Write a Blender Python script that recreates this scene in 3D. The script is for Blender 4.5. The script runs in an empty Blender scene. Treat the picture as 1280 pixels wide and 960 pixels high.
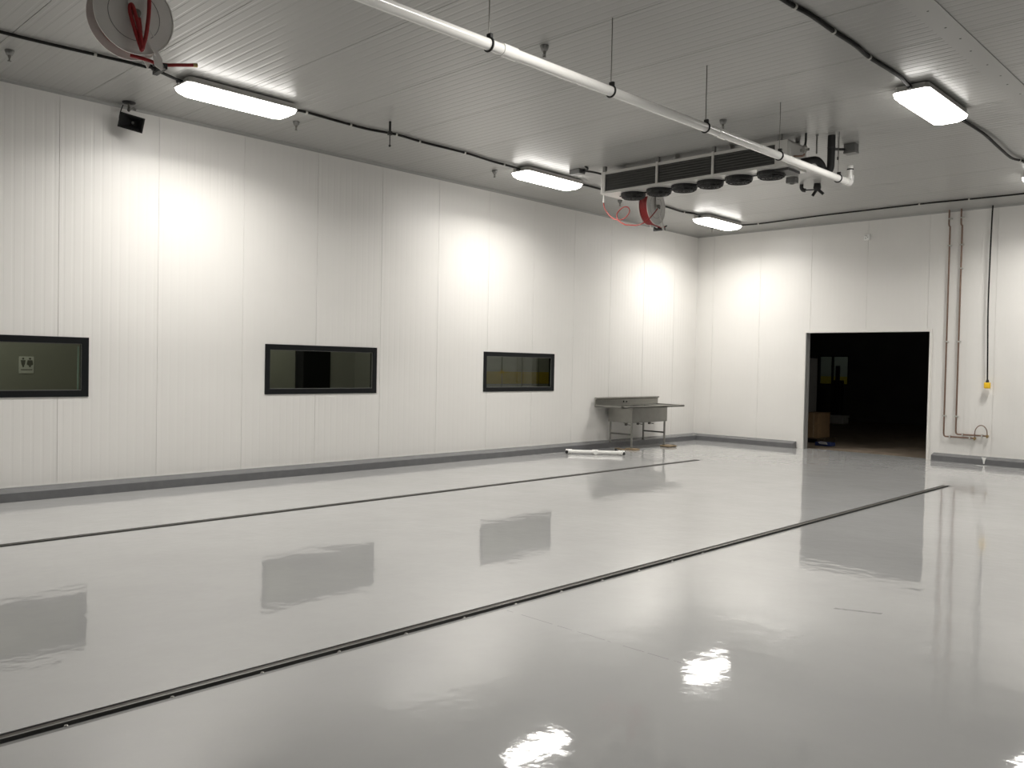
import bpy, bmesh, math
from mathutils import Vector, Matrix
PI = math.pi
S = bpy.context.scene
COL = S.collection

LED_WALL, LED_MID = 67, 69
# ------------------------------------------------------------------ materials
def srgb(r, g, b):
    f = lambda c: (c/255)/12.92 if c/255 <= .04045 else ((c/255+.055)/1.055)**2.4
    return (f(r), f(g), f(b), 1)

def mat(name, col, rough=.5, metal=0., spec=.5, emit=None, estr=0., var=0., vscale=4., bump=0., bscale=40., coat=0.):
    m = bpy.data.materials.new(name); m.use_nodes = True
    nt = m.node_tree; b = nt.nodes['Principled BSDF']
    b.inputs['Base Color'].default_value = col
    b.inputs['Roughness'].default_value = rough
    b.inputs['Metallic'].default_value = metal
    b.inputs['Specular IOR Level'].default_value = spec
    b.inputs['Coat Weight'].default_value = coat
    if emit:
        b.inputs['Emission Color'].default_value = emit
        b.inputs['Emission Strength'].default_value = estr
    if var or bump:
        tc = nt.nodes.new('ShaderNodeTexCoord')
        n = nt.nodes.new('ShaderNodeTexNoise'); n.inputs['Scale'].default_value = vscale; n.inputs['Detail'].default_value = 4
        nt.links.new(tc.outputs['Object'], n.inputs['Vector'])
        if var:
            r = nt.nodes.new('ShaderNodeMapRange')
            r.inputs['From Min'].default_value = .3; r.inputs['From Max'].default_value = .7
            r.inputs['To Min'].default_value = 1-var; r.inputs['To Max'].default_value = 1+var
            nt.links.new(n.outputs['Fac'], r.inputs['Value'])
            mx = nt.nodes.new('ShaderNodeVectorMath'); mx.operation = 'SCALE'
            mx.inputs[0].default_value = col[:3]
            nt.links.new(r.outputs[0], mx.inputs['Scale'])
            nt.links.new(mx.outputs[0], b.inputs['Base Color'])
        if bump:
            n2 = nt.nodes.new('ShaderNodeTexNoise'); n2.inputs['Scale'].default_value = bscale
            nt.links.new(tc.outputs['Object'], n2.inputs['Vector'])
            bp = nt.nodes.new('ShaderNodeBump'); bp.inputs['Strength'].default_value = bump; bp.inputs['Distance'].default_value = .01
            nt.links.new(n2.outputs['Fac'], bp.inputs['Height'])
            nt.links.new(bp.outputs[0], b.inputs['Normal'])
    return m

WALLC = (.83, .815, .785, 1)
M = {}
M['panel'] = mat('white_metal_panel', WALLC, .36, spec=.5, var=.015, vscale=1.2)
M['ceil'] = mat('shaded_ceiling_panel', (.36, .358, .344, 1), .28, spec=.5, var=.015, vscale=1.2)  # same panel as the walls, with the ceiling's shade put into the colour
M['trim'] = mat('white_trim', (.82, .80, .76, 1), .35)
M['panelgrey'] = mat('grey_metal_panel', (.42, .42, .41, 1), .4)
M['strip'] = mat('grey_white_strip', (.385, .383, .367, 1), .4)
M['jamb'] = mat('steel_jamb', (.42, .42, .41, 1), .35, metal=.2)
M['curb'] = mat('grey_curb_paint', (.155, .157, .162, 1), .12, spec=.5, var=.06, vscale=9, bump=.15, bscale=30)
M['caulk'] = mat('white_caulk', (.82, .81, .78, 1), .4)
M['black'] = mat('black_frame', (.006, .007, .008, 1), .5, spec=.25)
M['rubber'] = mat('black_rubber', (.010, .010, .010, 1), .55)
M['cable'] = mat('black_cable_jacket', (.007, .007, .006, 1), .55, spec=.3)
M['clip'] = mat('pale_clip', (.55, .54, .5, 1), .4)
M['pvc'] = mat('white_pvc', (.90, .89, .86, 1), .22, coat=.4)
M['red'] = mat('red_hose', srgb(150, 34, 36), .45, var=.1, vscale=20)
M['redbright'] = mat('orange_red_hose', srgb(150, 38, 30), .4)
M['reel'] = mat('white_enamel_reel', (.72, .70, .67, 1), .3, var=.03, vscale=6)
M['steel'] = mat('brushed_steel', (.33, .325, .30, 1), .34, metal=.85, var=.06, vscale=8)
M['steeldark'] = mat('dull_steel', (.20, .195, .18, 1), .4, metal=.8, var=.08, vscale=12)
M['alu'] = mat('aluminium_housing', (.66, .65, .62, 1), .28, metal=.35, var=.03, vscale=3)
M['brass'] = mat('brass_fitting', (.45, .33, .16, 1), .3, metal=.9)
M['copper'] = mat('copper_pipe', (.25, .165, .125, 1), .4, metal=.6, var=.12, vscale=12)
M['dark'] = mat('dark_grey_plastic', (.018, .018, .018, 1), .45)
M['fin'] = mat('dark_coil_fins', (.035, .035, .033, 1), .4, metal=.4)
M['greybox'] = mat('grey_box', (.16, .16, .155, 1), .45)
M['greymetal'] = mat('grey_metal', (.24, .24, .23, 1), .4, metal=.5)
M['yellow'] = mat('yellow_plastic', srgb(250, 205, 45), .4)
M['yellowwall'] = mat('yellow_wall_paint', (.55, .40, .04, 1), .5)
M['whitebox'] = mat('white_box', (.78, .78, .75, 1), .4)
M['plate'] = mat('bright_white_plate', (.95, .95, .93, 1), .35)
M['wood'] = mat('raw_wood', (.27, .20, .12, 1), .6, var=.25, vscale=25)
M['wooddark'] = mat('dark_wood', (.05, .037, .022, 1), .6, var=.2, vscale=25)
M['brownstrip'] = mat('rusty_steel_strip', (.055, .045, .034, 1), .5, var=.3, vscale=15)
M['card'] = mat('brown_cardboard', (.20, .125, .06, 1), .75, var=.08, vscale=10)
M['blue'] = mat('blue_plastic', (.02, .035, .12, 1), .35)
M['concrete'] = mat('bare_concrete', (.20, .16, .12, 1), .6, var=.25, vscale=3, bump=.2, bscale=20)
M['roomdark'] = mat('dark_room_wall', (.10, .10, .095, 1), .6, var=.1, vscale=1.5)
M['corr'] = mat('corridor_wall', (.40, .40, .355, 1), .6)
M['lens'] = mat('lamp_diffuser', (.9, .9, .9, 1), .4, emit=(1, .97, .92, 1), estr=18)
M['lensside'] = mat('lamp_lens_side', (.9, .9, .9, 1), .25, emit=(1, .97, .92, 1), estr=9)
M['housing'] = mat('lamp_housing', (.62, .61, .58, 1), .4)
M['glassedge'] = mat('pale_green_glass_edge', (.55, .72, .66, 1), .2)
M['sign'] = mat('pale_sign', (.88, .88, .84, 1), .5)
M['signmark'] = mat('sign_mark', (.16, .16, .14, 1), .5)
M['wet'] = mat('wet_white_sheen', (.8, .8, .78, 1), .08, coat=.5)

def striped(name, base, axis, freq, rough, strength):
    m = mat(name, base, rough, metal=.35); nt = m.node_tree; b = nt.nodes['Principled BSDF']
    tc = nt.nodes.new('ShaderNodeTexCoord'); w = nt.nodes.new('ShaderNodeTexWave'); w.bands_direction = axis
    w.inputs['Scale'].default_value = freq
    bp = nt.nodes.new('ShaderNodeBump'); bp.inputs['Strength'].default_value = strength; bp.inputs['Distance'].default_value = .004
    nt.links.new(tc.outputs['Object'], w.inputs['Vector']); nt.links.new(w.outputs['Fac'], bp.inputs['Height'])
    nt.links.new(bp.outputs[0], b.inputs['Normal'])
    return m
M['coil'] = striped('finned_coil', (.045, .045, .042, 1), 'Z', 9, .35, .8)

def floor_material():
    m = bpy.data.materials.new('grey_epoxy_floor'); m.use_nodes = True
    nt = m.node_tree; N = nt.nodes; L = nt.links; b = N['Principled BSDF']
    tc = N.new('ShaderNodeTexCoord')
    def noise(scale, detail=3, vec=None, sc=(1, 1, 1)):
        mp = N.new('ShaderNodeMapping'); mp.inputs['Scale'].default_value = sc
        L.new(tc.outputs['Object'], mp.inputs['Vector'])
        n = N.new('ShaderNodeTexNoise'); n.inputs['Scale'].default_value = scale; n.inputs['Detail'].default_value = detail
        L.new(mp.outputs[0], n.inputs['Vector']); return n.outputs['Fac']
    def math_(op, a, c=None, d=None):
        q = N.new('ShaderNodeMath'); q.operation = op
        for i, v in enumerate((a, c, d)):
            if v is None: continue
            if isinstance(v, (int, float)): q.inputs[i].default_value = v
            else: L.new(v, q.inputs[i])
        return q.outputs[0]
    # faint mottling of the paint
    mott = N.new('ShaderNodeMapRange'); mott.inputs['From Min'].default_value = .3; mott.inputs['From Max'].default_value = .7
    mott.inputs['To Min'].default_value = .965; mott.inputs['To Max'].default_value = 1.035
    L.new(noise(1.3, 5), mott.inputs['Value'])
    # thin saw-cut joints showing through the paint
    sp = N.new('ShaderNodeSeparateXYZ'); L.new(tc.outputs['Object'], sp.inputs[0])
    X, Y = sp.outputs['X'], sp.outputs['Y']
    wob = math_('MULTIPLY', math_('SUBTRACT', noise(3.0), .5), .02)
    def line(coord, pos, w, lo, hi, other):
        d = math_('ABSOLUTE', math_('SUBTRACT', math_('ADD', coord, wob), pos))
        a = math_('LESS_THAN', d, w)
        a = math_('MULTIPLY', a, math_('GREATER_THAN', other, lo))
        return math_('MULTIPLY', a, math_('LESS_THAN', other, hi))
    j = line(Y, -12.6, .0035, 6.5, 7.85, X)
    j = math_('MULTIPLY', j, math_('GREATER_THAN', noise(9), .42))
    dark = math_('SUBTRACT', 1.0, math_('MULTIPLY', j, .30))
    # a dark scuff mark
    d = math_('ABSOLUTE', math_('SUBTRACT', math_('SUBTRACT', Y, math_('MULTIPLY', X, .42)), -10.94-7.92*.42))
    sc = math_('MULTIPLY', math_('LESS_THAN', d, .018), math_('MULTIPLY', math_('GREATER_THAN', X, 7.93), math_('LESS_THAN', X, 8.2)))
    dark = math_('MULTIPLY', dark, math_('SUBTRACT', 1.0, math_('MULTIPLY', sc, math_('MULTIPLY', noise(30), .7))))
    v = N.new('ShaderNodeVectorMath'); v.operation = 'SCALE'; v.inputs[0].default_value = (.485, .485, .481)
    L.new(math_('MULTIPLY', mott.outputs[0], dark), v.inputs['Scale'])
    L.new(v.outputs[0], b.inputs['Base Color'])
    b.inputs['IOR'].default_value = 1.62
    rr = N.new('ShaderNodeMapRange'); rr.inputs['To Min'].default_value = .02; rr.inputs['To Max'].default_value = .06
    L.new(noise(.7, 4), rr.inputs['Value']); L.new(rr.outputs[0], b.inputs['Roughness'])
    # long trowel waves plus fine orange peel
    h = math_('MULTIPLY', noise(.55, 2), .0022)
    h = math_('ADD', h, math_('MULTIPLY', noise(3.2, 2), .0022))
    h = math_('ADD', h, math_('MULTIPLY', noise(11, 2), .0007))
    h = math_('ADD', h, math_('MULTIPLY', noise(140, 1), .000022))
    bp = N.new('ShaderNodeBump'); bp.inputs['Strength'].default_value = 1; bp.inputs['Distance'].default_value = 1
    L.new(h, bp.inputs['Height']); L.new(bp.outputs[0], b.inputs['Normal'])
    return m
M['floor'] = floor_material()

def glass_material():
    m = bpy.data.materials.new('window_glass'); m.use_nodes = True
    nt = m.node_tree; N = nt.nodes; L = nt.links; N.clear()
    o = N.new('ShaderNodeOutputMaterial'); t = N.new('ShaderNodeBsdfTransparent'); t.inputs[0].default_value = (.82, .86, .82, 1)
    g = N.new('ShaderNodeBsdfGlossy'); g.inputs['Roughness'].default_value = .02; g.inputs[0].default_value = (1, 1, 1, 1)
    f = N.new('ShaderNodeFresnel')
    ge = N.new('ShaderNodeNewGeometry'); mr = N.new('ShaderNodeMapRange'); mr.inputs['To Min'].default_value = 1.45; mr.inputs['To Max'].default_value = 1/1.45
    L.new(ge.outputs['Backfacing'], mr.inputs['Value']); L.new(mr.outputs[0], f.inputs['IOR'])
    x = N.new('ShaderNodeMixShader')
    L.new(f.outputs[0], x.inputs[0]); L.new(t.outputs[0], x.inputs[1]); L.new(g.outputs[0], x.inputs[2]); L.new(x.outputs[0], o.inputs[0])
    return m
M['glass'] = glass_material()

# ------------------------------------------------------------------ mesh builder
class MB:
    def __init__(s): s.v = []; s.f = []; s.sm = []
    def add(s, vs, fs, smooth=False):
        k = len(s.v); s.v += [tuple(p) for p in vs]
        s.f += [[i+k for i in f] for f in fs]; s.sm += [smooth]*len(fs)
        return s
    def box(s, x0, x1, y0, y1, z0, z1, ch=0.):
        if ch <= 0:
            vs = [(x, y, z) for z in (z0, z1) for y in (y0, y1) for x in (x0, x1)]
            fs = [(0, 2, 3, 1), (4, 5, 7, 6), (0, 1, 5, 4), (2, 6, 7, 3), (0, 4, 6, 2), (1, 3, 7, 5)]
            return s.add(vs, fs)
        bm = bmesh.new(); bmesh.ops.create_cube(bm, size=1)
        for v in bm.verts:
            v.co = Vector(((x0+x1)/2+v.co.x*(x1-x0), (y0+y1)/2+v.co.y*(y1-y0), (z0+z1)/2+v.co.z*(z1-z0)))
        bmesh.ops.bevel(bm, geom=list(bm.edges), offset=ch, segments=2, affect='EDGES', profile=.5)
        return s.bm(bm)
    def bm(s, bm, smooth=False):
        bm.verts.index_update()
        s.add([v.co[:] for v in bm.verts], [[v.index for v in f.verts] for f in bm.faces], smooth); bm.free(); return s
    def obox(s, p, q, w, h, up=(0, 0, 1)):           # bar of w x h section from p to q
        p = Vector(p); q = Vector(q); d = (q-p).normalized(); u = Vector(up)
        if abs(d.dot(u)) > .98: u = Vector((1, 0, 0))
        a = d.cross(u).normalized(); b = a.cross(d).normalized()
        vs = []
        for c in (p, q):
            for sa, sb in ((-1, -1), (1, -1), (1, 1), (-1, 1)): vs.append(c+a*(w/2*sa)+b*(h/2*sb))
        return s.add(vs, [(3, 2, 1, 0), (4, 5, 6, 7), (0, 1, 5, 4), (1, 2, 6, 5), (2, 3, 7, 6), (3, 0, 4, 7)])
    def tube(s, pts, r, n=10, closed=False, cap=True):
        pts = [Vector(p) for p in pts]; m = len(pts)
        rs = r if isinstance(r, (list, tuple)) else [r]*m
        T = []
        for i in range(m):
            a = pts[(i-1) % m] if (closed or i > 0) else pts[i]; b = pts[(i+1) % m] if (closed or i < m-1) else pts[i]
            t = (b-a); T.append(t.normalized() if t.length > 1e-9 else Vector((0, 0, 1)))
        u = T[0].orthogonal().normalized(); vs = []
        for i in range(m):
            u = (u-T[i]*u.dot(T[i])).normalized(); w = T[i].cross(u)
            for k in range(n):
                a = 2*PI*k/n; vs.append(pts[i]+(u*math.cos(a)+w*math.sin(a))*rs[i])
        fs = []
        for i in range(m if closed else m-1):
            j = (i+1) % m
            for k in range(n):
                fs.append((i*n+k, i*n+(k+1) % n, j*n+(k+1) % n, j*n+k))
        s.add(vs, fs, True)
        if cap and not closed:
            s.add([vs[k] for k in range(n)], [list(range(n))[::-1]]); s.add([vs[(m-1)*n+k] for k in range(n)], [list(range(n))])
        return s
    def lathe(s, prof, o=(0, 0, 0), ax=(0, 0, 1), n=24, smooth=True):   # prof: (radius, height) pairs
        o = Vector(o); ax = Vector(ax).normalized(); u = ax.orthogonal().normalized(); w = ax.cross(u); vs = []
        for r, h in prof:
            for k in range(n):
                a = 2*PI*k/n; vs.append(o+ax*h+(u*math.cos(a)+w*math.sin(a))*max(r, 1e-5))
        fs = []
        for i in range(len(prof)-1):
            for k in range(n): fs.append((i*n+k, i*n+(k+1) % n, (i+1)*n+(k+1) % n, (i+1)*n+k))
        return s.add(vs, fs, smooth)
    def torus(s, o, ax, R, r, n=32, k=8):
        ax = Vector(ax).normalized(); u = ax.orthogonal().normalized(); w = ax.cross(u); o = Vector(o)
        return s.tube([o+(u*math.cos(2*PI*i/n)+w*math.sin(2*PI*i/n))*R for i in range(n)], r, k, closed=True)
    def prism(s, poly, a, b, axis='y'):               # polygon extruded along an axis
        n = len(poly); vs = []
        for t in (a, b):
            for p, q in poly: vs.append({'x': (t, p, q), 'y': (p, t, q), 'z': (p, q, t)}[axis])
        fs = [tuple(range(n)), tuple(range(2*n-1, n-1, -1))]+[(i, i+n, (i+1) % n+n, (i+1) % n) for i in range(n)]
        return s.add(vs, fs)
    def build(s, name, m, parent=None, fix=True):
        me = bpy.data.meshes.new(name); me.from_pydata(s.v, [], s.f)
        for p, f in zip(me.polygons, s.sm): p.use_smooth = f
        me.materials.append(M[m] if isinstance(m, str) else m)
        if fix:
            b = bmesh.new(); b.from_mesh(me); bmesh.ops.recalc_face_normals(b, faces=b.faces); b.to_mesh(me); b.free()
        me.update()
        o = bpy.data.objects.new(name, me); COL.objects.link(o)
        if parent: o.parent = parent
        return o

def tag(o, label, cat, group=None):
    o['label'] = label; o['category'] = cat
    if group: o['group'] = group
    return o
def thing(name, label, cat, loc=(0, 0, 0), rz=0, group=None):
    o = bpy.data.objects.new(name, None); COL.objects.link(o); o.location = loc; o.rotation_euler = (0, 0, rz)
    o.empty_display_size = .1
    return tag(o, label, cat, group)
def struct(o): o['kind'] = 'structure'; return o
def dup(root, loc, label, rz=None):
    r = root.copy(); COL.objects.link(r); r.location = loc; r['label'] = label
    if rz is not None: r.rotation_euler = (0, 0, rz)
    for ch in list(root.children):
        c = ch.copy(); COL.objects.link(c); c.parent = r
        for g in ch.children:
            d = g.copy(); COL.objects.link(d); d.parent = c
    return r
def spline(pts, k=8):                                  # Catmull-Rom through the points
    P = [Vector(p) for p in pts]; P = [P[0]*2-P[1]]+P+[P[-1]*2-P[-2]]; out = []
    for i in range(1, len(P)-2):
        for t in range(k):
            t /= k; a, b, c, d = P[i-1:i+3]
            out.append(.5*((2*b)+(c-a)*t+(2*a-5*b+4*c-d)*t*t+(3*b-3*c+d-a)*t**3))
    return out+[P[-2]]
def at(o):                                             # shifts world points into a thing's frame
    l = Vector(o.location); return lambda *p: tuple(Vector(p)-l)

# ------------------------------------------------------------------ room shell
ZC, XR, YF = 4.519, 19.8, -25.5
PITCH = 1.1176; NR = 11; RP = PITCH/NR
def profile(lo, hi, phase, cuts=(), dep=.0009):
    """rib profile of the insulated metal panels: (position, depth) pairs, seams every PITCH"""
    pts = []
    k0 = math.floor((lo-phase)/PITCH)-1; k1 = math.ceil((hi-phase)/PITCH)+1
    for k in range(k0, k1):
        b = phase+k*PITCH
        pts += [(b-.0030, 0), (b-.0029, .008), (b+.0029, .008), (b+.0030, 0)]
        for i in range(NR):
            c = b+(i+.5)*RP
            pts += [(c-.017, 0), (c-.009, dep), (c+.009, dep), (c+.017, 0)]
    pts = [p for p in pts if lo < p[0] < hi and all(abs(p[0]-c) > .002 for c in cuts)]
    pts += [(lo, 0), (hi, 0)]+[(c, 0) for c in cuts if lo < c < hi]
    return sorted(pts)
def ribbed(lo, hi, phase, v0, v1, place, holes=(), dep=.0009):
    """ribbed sheet; place(u, v, depth) -> point; holes are (u0, u1, v0, v1)"""
    cuts = [h[0] for h in holes]+[h[1] for h in holes]
    P = profile(lo, hi, phase, cuts, dep)
    V = sorted({v0, v1}|{h[2] for h in holes}|{h[3] for h in holes}); V = [v for v in V if v0 <= v <= v1]
    mb = MB()
    for (a, da), (b, db) in zip(P, P[1:]):
        for p, q in zip(V, V[1:]):
            mu, mv = (a+b)/2, (p+q)/2
            if any(h[0] < mu < h[1] and h[2] < mv < h[3] for h in holes): continue
            mb.add([place(a, p, da), place(b, p, db), place(b, q, db), place(a, q, da)], [(0, 1, 2, 3)])
    return mb
WIN = [(-14.70, -12.87), (-10.632, -8.79), (-6.575, -4.778)]
WZ0, WZ1 = 1.117, 1.793
DX0, DX1, DZ = 2.567, 4.929, 2.345
D2 = (14.25, 16.2, 2.345)
WT = .12
wl = ribbed(YF, 0.02, -12.08, 0, ZC+.02, lambda u, v, d: (-d, u, v), [(a, b, WZ0, WZ1) for a, b in WIN])
for a, b in WIN:                                       # reveals of the window openings
    wl.add([(0, a, WZ0), (0, b, WZ0), (0, b, WZ1), (0, a, WZ1), (-WT, a, WZ0), (-WT, b, WZ0), (-WT, b, WZ1), (-WT, a, WZ1)],
           [(0, 1, 5, 4), (1, 2, 6, 5), (2, 3, 7, 6), (3, 0, 4, 7)])
struct(wl.build('wall_left', 'panel', fix=False))
wb = ribbed(-.02, XR, 3.765, 0, ZC+.02, lambda u, v, d: (u, d, v), [(DX0, DX1, -1, DZ), (D2[0], D2[1], -1, D2[2])])
for x0, x1, z in ((DX0, DX1, DZ), D2):
    wb.add([(x0, 0, 0), (x0, 0, z), (x1, 0, z), (x1, 0, 0), (x0, .15, 0), (x0, .15, z), (x1, .15, z), (x1, .15, 0)],
           [(0, 1, 5, 4), (1, 2, 6, 5), (2, 3, 7, 6)])
struct(wb.build('wall_back', 'panel', fix=False))
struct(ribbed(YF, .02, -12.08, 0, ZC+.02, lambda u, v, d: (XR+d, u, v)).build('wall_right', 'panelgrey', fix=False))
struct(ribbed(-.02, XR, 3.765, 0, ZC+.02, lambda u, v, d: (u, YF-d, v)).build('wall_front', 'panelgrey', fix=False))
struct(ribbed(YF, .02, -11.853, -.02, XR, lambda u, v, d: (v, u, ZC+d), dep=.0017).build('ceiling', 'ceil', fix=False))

# floor with two long drain slots
GX = [(2.342, 2.482, -3.66), (6.336, 6.47, -3.6)]
fl = MB()
xs = [-.1, GX[0][0], GX[0][1], GX[1][0], GX[1][1], XR]
for i in range(5):
    y1 = .16
    if i in (1, 3): fl.box(xs[i], xs[i+1], GX[i//2][2], y1, -.12, 0)
    else: fl.box(xs[i], xs[i+1], YF, y1, -.12, 0)
struct(fl.build('floor', 'floor'))

# curbs, caulk line, wall-to-ceiling angle trims
def curb(a, b, axis, name):
    if axis == 'y': poly = [(0, 0), (.15, 0), (.15, .097), (.14, .104), (.0, .139)]
    else: poly = [(0, 0), (-.15, 0), (-.15, .097), (-.14, .104), (.0, .139)]
    return struct(MB().prism(poly, a, b, axis).build(name, 'curb'))
curb(YF, 0, 'y', 'baseboard_left'); curb(0, 2.42, 'x', 'baseboard_back')
curb(5.06, D2[0]-.1, 'x', 'baseboard_back.001')
tr = MB(); tr.box(0, .006, YF, 0, .137, .149); tr.box(0, 2.42, -.006, 0, .137, .149); tr.box(5.06, 14.1, -.006, 0, .137, .149)
struct(tr.build('trim_1', 'caulk'))
tr = MB(); tr.prism([(0, ZC), (.032, ZC), (.032, ZC-.003), (.008, ZC-.012), (.003, ZC-.036), (0, ZC-.036)], YF, 0, 'y')
tr.prism([(0, ZC), (-.032, ZC), (-.032, ZC-.003), (-.008, ZC-.012), (-.003, ZC-.036), (0, ZC-.036)], 0, XR, 'x')
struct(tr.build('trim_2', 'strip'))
# bright door surround + steel edge on its left reveal
tr = MB()
for x0, x1, z in ((DX0, DX1, DZ), D2):
    tr.box(x0-.045, x0, -.012, .02, 0, z+.045); tr.box(x1, x1+.045, -.012, .02, 0, z+.045); tr.box(x0, x1, -.012, .02, z, z+.045)
struct(tr.build('trim_3', 'trim'))
tr = MB(); tr.box(DX0, DX0+.012, .0, .10, 0, DZ); tr.box(DX0, DX0+.02, .10, .15, 0, DZ)
struct(tr.build('trim_4', 'jamb'))
# riveted joint strip on the ceiling
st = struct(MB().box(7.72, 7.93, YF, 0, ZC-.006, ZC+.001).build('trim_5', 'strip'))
rv = MB()
for i in range(60):
    y = -24+i*.4; x = 7.825+.012*math.sin(i*2.3)
    rv.lathe([(0, -.004), (.008, -.003), (.011, 0)], (x, y+.05*math.sin(i*1.7), ZC-.006), n=8)
struct(rv.build('rivets', 'greybox', st))

# ------------------------------------------------------------------ windows and the corridor behind them
for i, (a, b) in enumerate(WIN):
    fw = .072
    w = thing('window_%d' % (i+1), 'black framed window', 'window', (0, (a+b)/2, WZ0)); struct(w)
    for k in ('label', 'category'): del w[k]
    L = at(w); f = MB()
    def bar(y0, y1, z0, z1, x0=-.06, x1=.010):
        p = L(x0, y0, z0); q = L(x1, y1, z1); f.box(p[0], q[0], p[1], q[1], p[2], q[2])
    bar(a, b, WZ0, WZ0+fw); bar(a, b, WZ1-fw, WZ1); bar(a, a+fw, WZ0+fw, WZ1-fw); bar(b-fw, b, WZ0+fw, WZ1-fw)
    f.build('window_frame', 'black', w)
    f = MB()
    g = .007
    bar(a+fw, b-fw, WZ0+fw, WZ0+fw+g, -.02, -.001); bar(a+fw, b-fw, WZ1-fw-g, WZ1-fw, -.02, -.001)
    bar(a+fw, a+fw+g, WZ0+fw, WZ1-fw, -.02, -.001); bar(b-fw-g, b-fw, WZ0+fw, WZ1-fw, -.02, -.001)
    f.build('glazing_bead', 'greymetal', w)
    if i == 0:
        f = MB(); bar(b-fw-.028, b-fw-.016, WZ0+fw+.005, WZ1-fw-.03, -.06, -.05); f.build('inner_glass_edge', 'glassedge', w)
    p = L(-.012, a+fw, WZ0+fw); q = L(-.006, b-fw, WZ1-fw)
    MB().box(p[0], q[0], p[1], q[1], p[2], q[2]).build('pane', 'glass', w)
c = MB(); c.box(-2.56, -2.5, YF, 0, -.02, 2.9)
for y in (-15.6, -11.6, -7.4): c.box(-2.5, -WT, y, y+.08, 0, 2.9)
c.box(-2.5, -WT, -.06, 0, 0, 2.9); c.box(-2.5, -WT, YF, YF+.06, 0, 2.9)
struct(c.build('wall_corridor', 'corr'))
struct(MB().box(-2.56, -WT, YF, 0, 2.85, 2.9).build('ceiling_corridor', 'corr'))
struct(MB().box(-2.56, -.1, YF, 0, -.1, 0).build('floor_corridor', 'concrete'))
# yellow band and seams on the corridor wall seen through the third window
c = MB(); c.box(-2.5, -2.494, -7.3, -.1, 1.17, 1.43); struct(c.build('trim_6', 'yellowwall'))
c = MB()
for y in (-3.62, -3.0, -2.46, -2.05): c.box(-2.5, -2.492, y, y+.015, 0, 2.85)
struct(c.build('trim_7', 'greymetal'))
struct(MB().box(-2.5, -2.46, -8.63, -7.95, 0, 2.1).build('dark_band_panel', 'black'))  # made-up black panel, stands in for the dark band reflected in the window
s = thing('restroom_sign', 'pale square restroom sign seen through the window cut by the photo edge', 'sign', (-2.5, -12.79, 1.33)); L = at(s)
MB().box(0, .012, -.092, .092, 0, .23, .003).build('sign_plate', 'sign', s)
g = MB()
for dy, fem in ((-.042, 0), (.042, 1)):
    g.lathe([(0, 0), (.014, 0), (.014, .003), (0, .003)], (.012, dy, .20), (1, 0, 0), n=12, smooth=False)
    g.prism([(dy-.03, .18), (dy+.03, .18), (dy+(.04 if fem else .02), .12), (dy+.012, .105), (dy+.010, .085), (dy-.010, .085), (dy-.012, .105), (dy-(.04 if fem else .02), .12)], .012, .0145, 'x')
g.box(.012, .0145, -.07, .07, .045, .056)
g.build('pictograms', 'signmark', s)

# ------------------------------------------------------------------ the dark room behind the doorway
c = MB()
c.box(-4.2, -4.1, .15, 11, 0, 4); c.box(8.5, 8.6, .15, 11, 0, 4)
WX0, WX1, WB, WTP = -2.01, -1.05, 1.17, 2.055
for x0, x1, z0, z1 in ((-4.2, WX0, 0, 4), (WX1, 8.6, 0, 4), (WX0, WX1, 0, WB), (WX0, WX1, WTP, 4)): c.box(x0, x1, 10.8, 10.95, z0, z1)
c.box(-4.2, DX0-.005, .15, .2, 0, 4); c.box(DX1+.005, 8.6, .15, .2, 0, 4); c.box(DX0-.005, DX1+.005, .15, .2, DZ+.005, 4)
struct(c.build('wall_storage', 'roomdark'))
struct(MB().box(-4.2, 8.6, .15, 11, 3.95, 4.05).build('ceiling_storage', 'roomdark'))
struct(MB().box(-4.2, 8.6, .16, 14.2, -.12, 0).build('floor_storage', 'concrete'))
w = thing('window_4', 'x', 'x', (WX0, 10.8, WB)); struct(w)
for k in ('label', 'category'): del w[k]
f = MB(); W_, H_ = WX1-WX0, WTP-WB
f.box(-.03, 0, -.02, .1, -.03, H_+.03); f.box(W_, W_+.03, -.02, .1, -.03, H_+.03); f.box(0, W_, -.02, .1, -.03, 0); f.box(0, W_, -.02, .1, H_, H_+.03); f.box(W_/2-.05, W_/2-.01, -.02, .1, 0, H_)
f.build('window_frame', 'black', w); MB().box(0, W_, .03, .036, 0, H_).build('pane', 'glass', w)
c = MB(); c.box(-4.2, 2, 14, 14.1, 0, 4); c.box(-4.3, -4.2, 11, 14.1, 0, 4); c.box(2, 2.1, 11, 14.1, 0, 4); c.box(-4.2, 2, 11, 14, 3.9, 4)
struct(c.build('wall_office', 'corr'))
struct(MB().box(-4.2, 2, 13.98, 14, 1.0, 1.39).build('trim_8', 'yellowwall'))
# second, unseen-to-the-side opening is dark as well
c = MB(); c.box(13.2, 13.3, .15, 4, 0, 3); c.box(17.2, 17.3, .15, 4, 0, 3); c.box(13.2, 17.3, 4, 4.1, 0, 3); c.box(13.2, 17.3, .15, 4, 3, 3.1)
struct(c.build('wall_passage', 'roomdark')); struct(MB().box(13.2, 17.3, .16, 4, -.1, 0).build('floor_passage', 'concrete'))

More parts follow.
